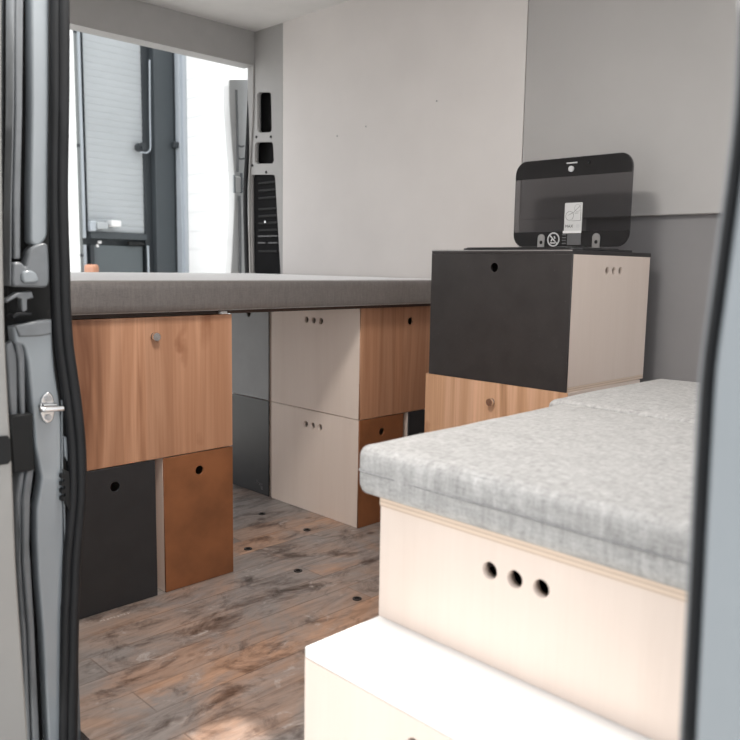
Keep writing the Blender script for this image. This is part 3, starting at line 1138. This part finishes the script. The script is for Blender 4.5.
# wall the shutter is set in
bmw = bmesh.new()
bx(bmw, XW-.3, XW-.08, yEnd, yCorner+.1, ZG, TOP)
o = finish(bmw, 'warehouse_wall', 'mid_steel')
struct(o)
struct(box('warehouse_end', 'white_clad', XW-.9, XW-.02, yEnd-.03, yEnd-.001, ZG, TOP))
o = thing('roller_shutter', 'pale grey slatted roller shutter seen through the open back of the van', 'roller shutter', (XW, ySh0, ZG))
bm = bmesh.new()
z = zSh
k = 0
pitch = .068
prof = []
while z < TOP:
    prof += [(0.0, z), (.004, z+pitch*.12), (.006, z+pitch*.5), (.004, z+pitch*.88)]
    z += pitch
vsr = []
for dx, zz in prof:
    vsr.append((bm.verts.new((dx, 0, zz-ZG)), bm.verts.new((dx, ySh1-ySh0, zz-ZG))))
for a, b in zip(vsr, vsr[1:]):
    bm.faces.new((a[0], a[1], b[1], b[0]))
c = finish(bm, 'slat_curtain', 'shutter', o)
c.modifiers.new('thickness', 'SOLIDIFY').thickness = .02
box('bottom_rail', 'mid_steel', .0, .05, 0, ySh1-ySh0, zSh-.07-ZG, zSh-.005-ZG, o)
y_, z_ = w(87, 200)
g0_, g1_ = w(82.3, 200, XW+.05)[0]-ySh0, w(85, 200, XW+.05)[0]-ySh0
box('guide_rail', 'pale_clad', .0, .05, g0_, g1_, zSh-.07-ZG, TOP-ZG, o)
a, b = w(98, 229, XW+.14), w(108.5, 222.5, XW+.14)
box('drive_box', 'shutter', .03, .14, a[0]-ySh0, b[0]-ySh0, a[1]-ZG, b[1]-ZG, o, .01)
a, b = w(112, 226.5, XW+.16), w(121.5, 220.5, XW+.16)
box('switch_box', 'white_box', .03, .16, a[0]-ySh0, b[0]-ySh0, a[1]-ZG, b[1]-ZG, o, .01)
a, b = w(91.5, 231, XW+.12), w(96.5, 221, XW+.12)
box('switch_box', 'pale_clad', .03, .12, a[0]-ySh0, b[0]-ySh0, a[1]-ZG, b[1]-ZG, o, .01)

o = thing('warehouse_door', 'slate grey door panel with black handle bar below the grey roller shutter', 'door', (XW, ySh0, ZG))
a, b = w(93, 240), w(142, 236)
box('door_leaf', 'low_door', -.05, .0, a[0]-ySh0, b[0]-ySh0, .0, zSh-.14-ZG, o)
a, b = w(89, 240), w(92.5, 236)
box('door_frame', 'dark_steel', -.05, .03, a[0]-ySh0, b[0]-ySh0, 0, zSh-.14-ZG, o)
box('guide_rail', 'pale_clad', .0, .05, g0_, g1_, 0, zSh-.14-ZG, o)
a, b = w(127, 245.5), w(142, 242)
box('handle_bar', 'plastic', .0, .05, a[0]-ySh0, b[0]-ySh0, a[1]-ZG, b[1]-ZG, o, .01)
for q in (((97.5, 243.5), (101, 241)), ((96, 247), (98.3, 244.5))):
    a, b = w(*q[0]), w(*q[1])
    box('sign_plate', 'white_box', .002, .012, a[0]-ySh0, b[0]-ySh0, a[1]-ZG, b[1]-ZG, o)
p, q = w(145, 238), w(146.3, 290)
tube('door_rod', 'pale_clad', [(.06, p[0]-ySh0, zSh-.13-ZG), (.06, q[0]-ySh0, q[1]-ZG)], .012, o)
a, b = w(92, 300, XW+.3), w(97.2, 264.5, XW+.3)
o = box('plastic_bin', 'orange', XW+.12, XW+.36, a[0], b[0], ZG, b[1], bev=.03)
tag(o, 'small orange bin at the foot of the slate grey warehouse door', 'bin')

# corner column of the warehouse
yc0, yc1 = w(150.5, 200)[0], w(169.5, 200)[0]
yd0 = w(142.5, 200)[0]
o = thing('steel_column', 'dark slate grey steel column between roller shutter and white cladding wall', 'column', (XW, yc0, ZG))
box('web', 'dark_steel', -.06, .03, yd0-yc0+.01, -.001, 0, TOP-ZG, o)
box('flange', 'mid_steel', -.06, .12, 0, yc1-yc0, 0, TOP-ZG, o, .005, 1)
box('edge_angle', 'dark_steel', -.06, .135, yc1-yc0+.001, yc1-yc0+.05, 0, TOP-ZG, o)
a, b = w(144, 238), w(155, 232)
p = [w(x, y, XW+.14) for x, y in ((149.6, 60), (149.9, 110), (150.5, 147), (149.8, 150.5), (147, 152.8), (140, 152.5))]
t_ = tube('cable', 'pale_clad', [(XW+.14, q[0], q[1]) for q in p], .0075)
tag(t_, 'thin white cable running down beside the dark column to the shutter', 'cable')
a = w(141.5, 147, XW+.1)
bm = bmesh.new()
cyl(bm, (XW+.03, a[0], a[1]), (XW+.12, a[0], a[1]), .045)
cyl(bm, (XW+.12, a[0], a[1]), (XW+.14, a[0], a[1]), .02)
t_ = finish(bm, 'pulley', 'dark_steel')
tag(t_, 'small dark pulley at the edge of the grey roller shutter', 'pulley')

# white clad wing running towards the van
YWW = yCorner+.02
wing = thing('warehouse_wing', None, None, (XW, YWW, ZG))
struct(wing)
bm = bmesh.new()
z = 0
while z < TOP+1.2-ZG:
    bx(bm, .32, 12.5, .0, .06, z, z+.194)
    z += .20
bx(bm, .32, 12.5, .006, .2, 0, TOP+1.2-ZG)
finish(bm, 'cladding', 'white_clad', wing)
xq0, xq1 = .0, .31
bm = bmesh.new()
bx(bm, .125, .235, -.03, .2, 0, TOP+1.2-ZG)
bx(bm, .235, .31, .0, .2, 0, TOP+1.2-ZG)
finish(bm, 'corner_trim', 'pale_clad', wing)
for yy in (127, 170, 230):
    q = on(179.8, yy, 'Y', YWW)
    bm = bmesh.new()
    cyl(bm, (q.x-XW, -.005, q.z-ZG), (q.x-XW, .01, q.z-ZG), .018)
    finish(bm, 'bolt', 'dark_steel', wing)
q = on(174.5, 145, 'Y', YWW-.07)
t_ = box('wall_lamp', 'dark_steel', q.x-.03, q.x+.03, YWW-.09, YWW-.031, q.z-.032, q.z+.032, bev=.006)
tag(t_, 'small dark fitting on the pale trim beside the dark column', 'lamp')

# rain pipe at the free end of the warehouse
y0_, y1_ = w(79.3, 200, XW+.05)[0], w(82, 200, XW+.05)[0]
o = thing('rain_pipe', 'grey rain pipe at the left end of the warehouse beside the roller shutter', 'pipe', (XW+.05, (y0_+y1_)/2-.008, ZG))
tube('pipe', 'pipe', [(0, 0, 0), (0, 0, TOP-ZG)], .0165, o)
for zz in (.4, 1.5, 2.6, 3.7, 4.6):
    bm = bmesh.new()
    cyl(bm, (0, 0, zz), (0, 0, zz+.03), .0185)
    finish(bm, 'pipe_clip', 'dark_steel', o)

# ---------------------------------------------------------------- light
wd = bpy.data.worlds.new('sky')
SC.world = wd
wd.use_nodes = True
nt = wd.node_tree
bg = nt.nodes['Background']
tc = nt.nodes.new('ShaderNodeTexCoord')
sep = nt.nodes.new('ShaderNodeSeparateXYZ')
nt.links.new(tc.outputs['Generated'], sep.inputs[0])
rp = nt.nodes.new('ShaderNodeValToRGB')
rp.color_ramp.elements[0].position = 0
rp.color_ramp.elements[0].color = (1.0, 1.0, 1.0, 1)
rp.color_ramp.elements[1].position = 1
rp.color_ramp.elements[1].color = (.90, .94, 1.0, 1)
nt.links.new(sep.outputs['Z'], rp.inputs[0])
nt.links.new(rp.outputs[0], bg.inputs['Color'])
bg.inputs['Strength'].default_value = 1.05

sun = bpy.data.lights.new('sun', 'SUN')
sun.energy = 3.0
sun.angle = math.radians(1.0)
sun.color = (1, .96, .9)
LX, LYY = -1.05, .76
lamp = thing('added_lamp', None, None, (LX, LYY, ZC))  # added lamp, out of view, to brighten cushions, floor and box faces
struct(lamp)
me = plate_mesh(rrect(-.17, .17, -.09, .09, .03), [rrect(-.155, .155, -.075, .075, .02)], .018, Matrix.Translation((0, 0, -.0095)))
link('added_lamp_frame', me, 'plastic', lamp)
al = bpy.data.lights.new('added_fill_lamp', 'AREA')
al.shape = 'RECTANGLE'
al.size = .30
al.size_y = .14
al.energy = 14
al.color = (1, .95, .89)
ao = bpy.data.objects.new('added_fill_lamp', al)
COL.objects.link(ao)
ao.location = (LX, LYY, ZC-.012)
so = bpy.data.objects.new('sun', sun)
COL.objects.link(so)
sd_ = Vector((-.07, -.225, 1.0)).normalized()      # towards the sun
so.rotation_euler = sd_.to_track_quat('Z', 'Y').to_euler()

vs_ = SC.view_settings
vs_.view_transform = 'Standard'
vs_.look = 'None'
vs_.gamma = 1
vs_.use_curve_mapping = False
vs_.exposure = .6
SC.cycles.use_denoising = True
SC.cycles.max_bounces = 12
SC.cycles.diffuse_bounces = 8
SC.cycles.transparent_max_bounces = 12
SC.cycles.sample_clamp_indirect = 8
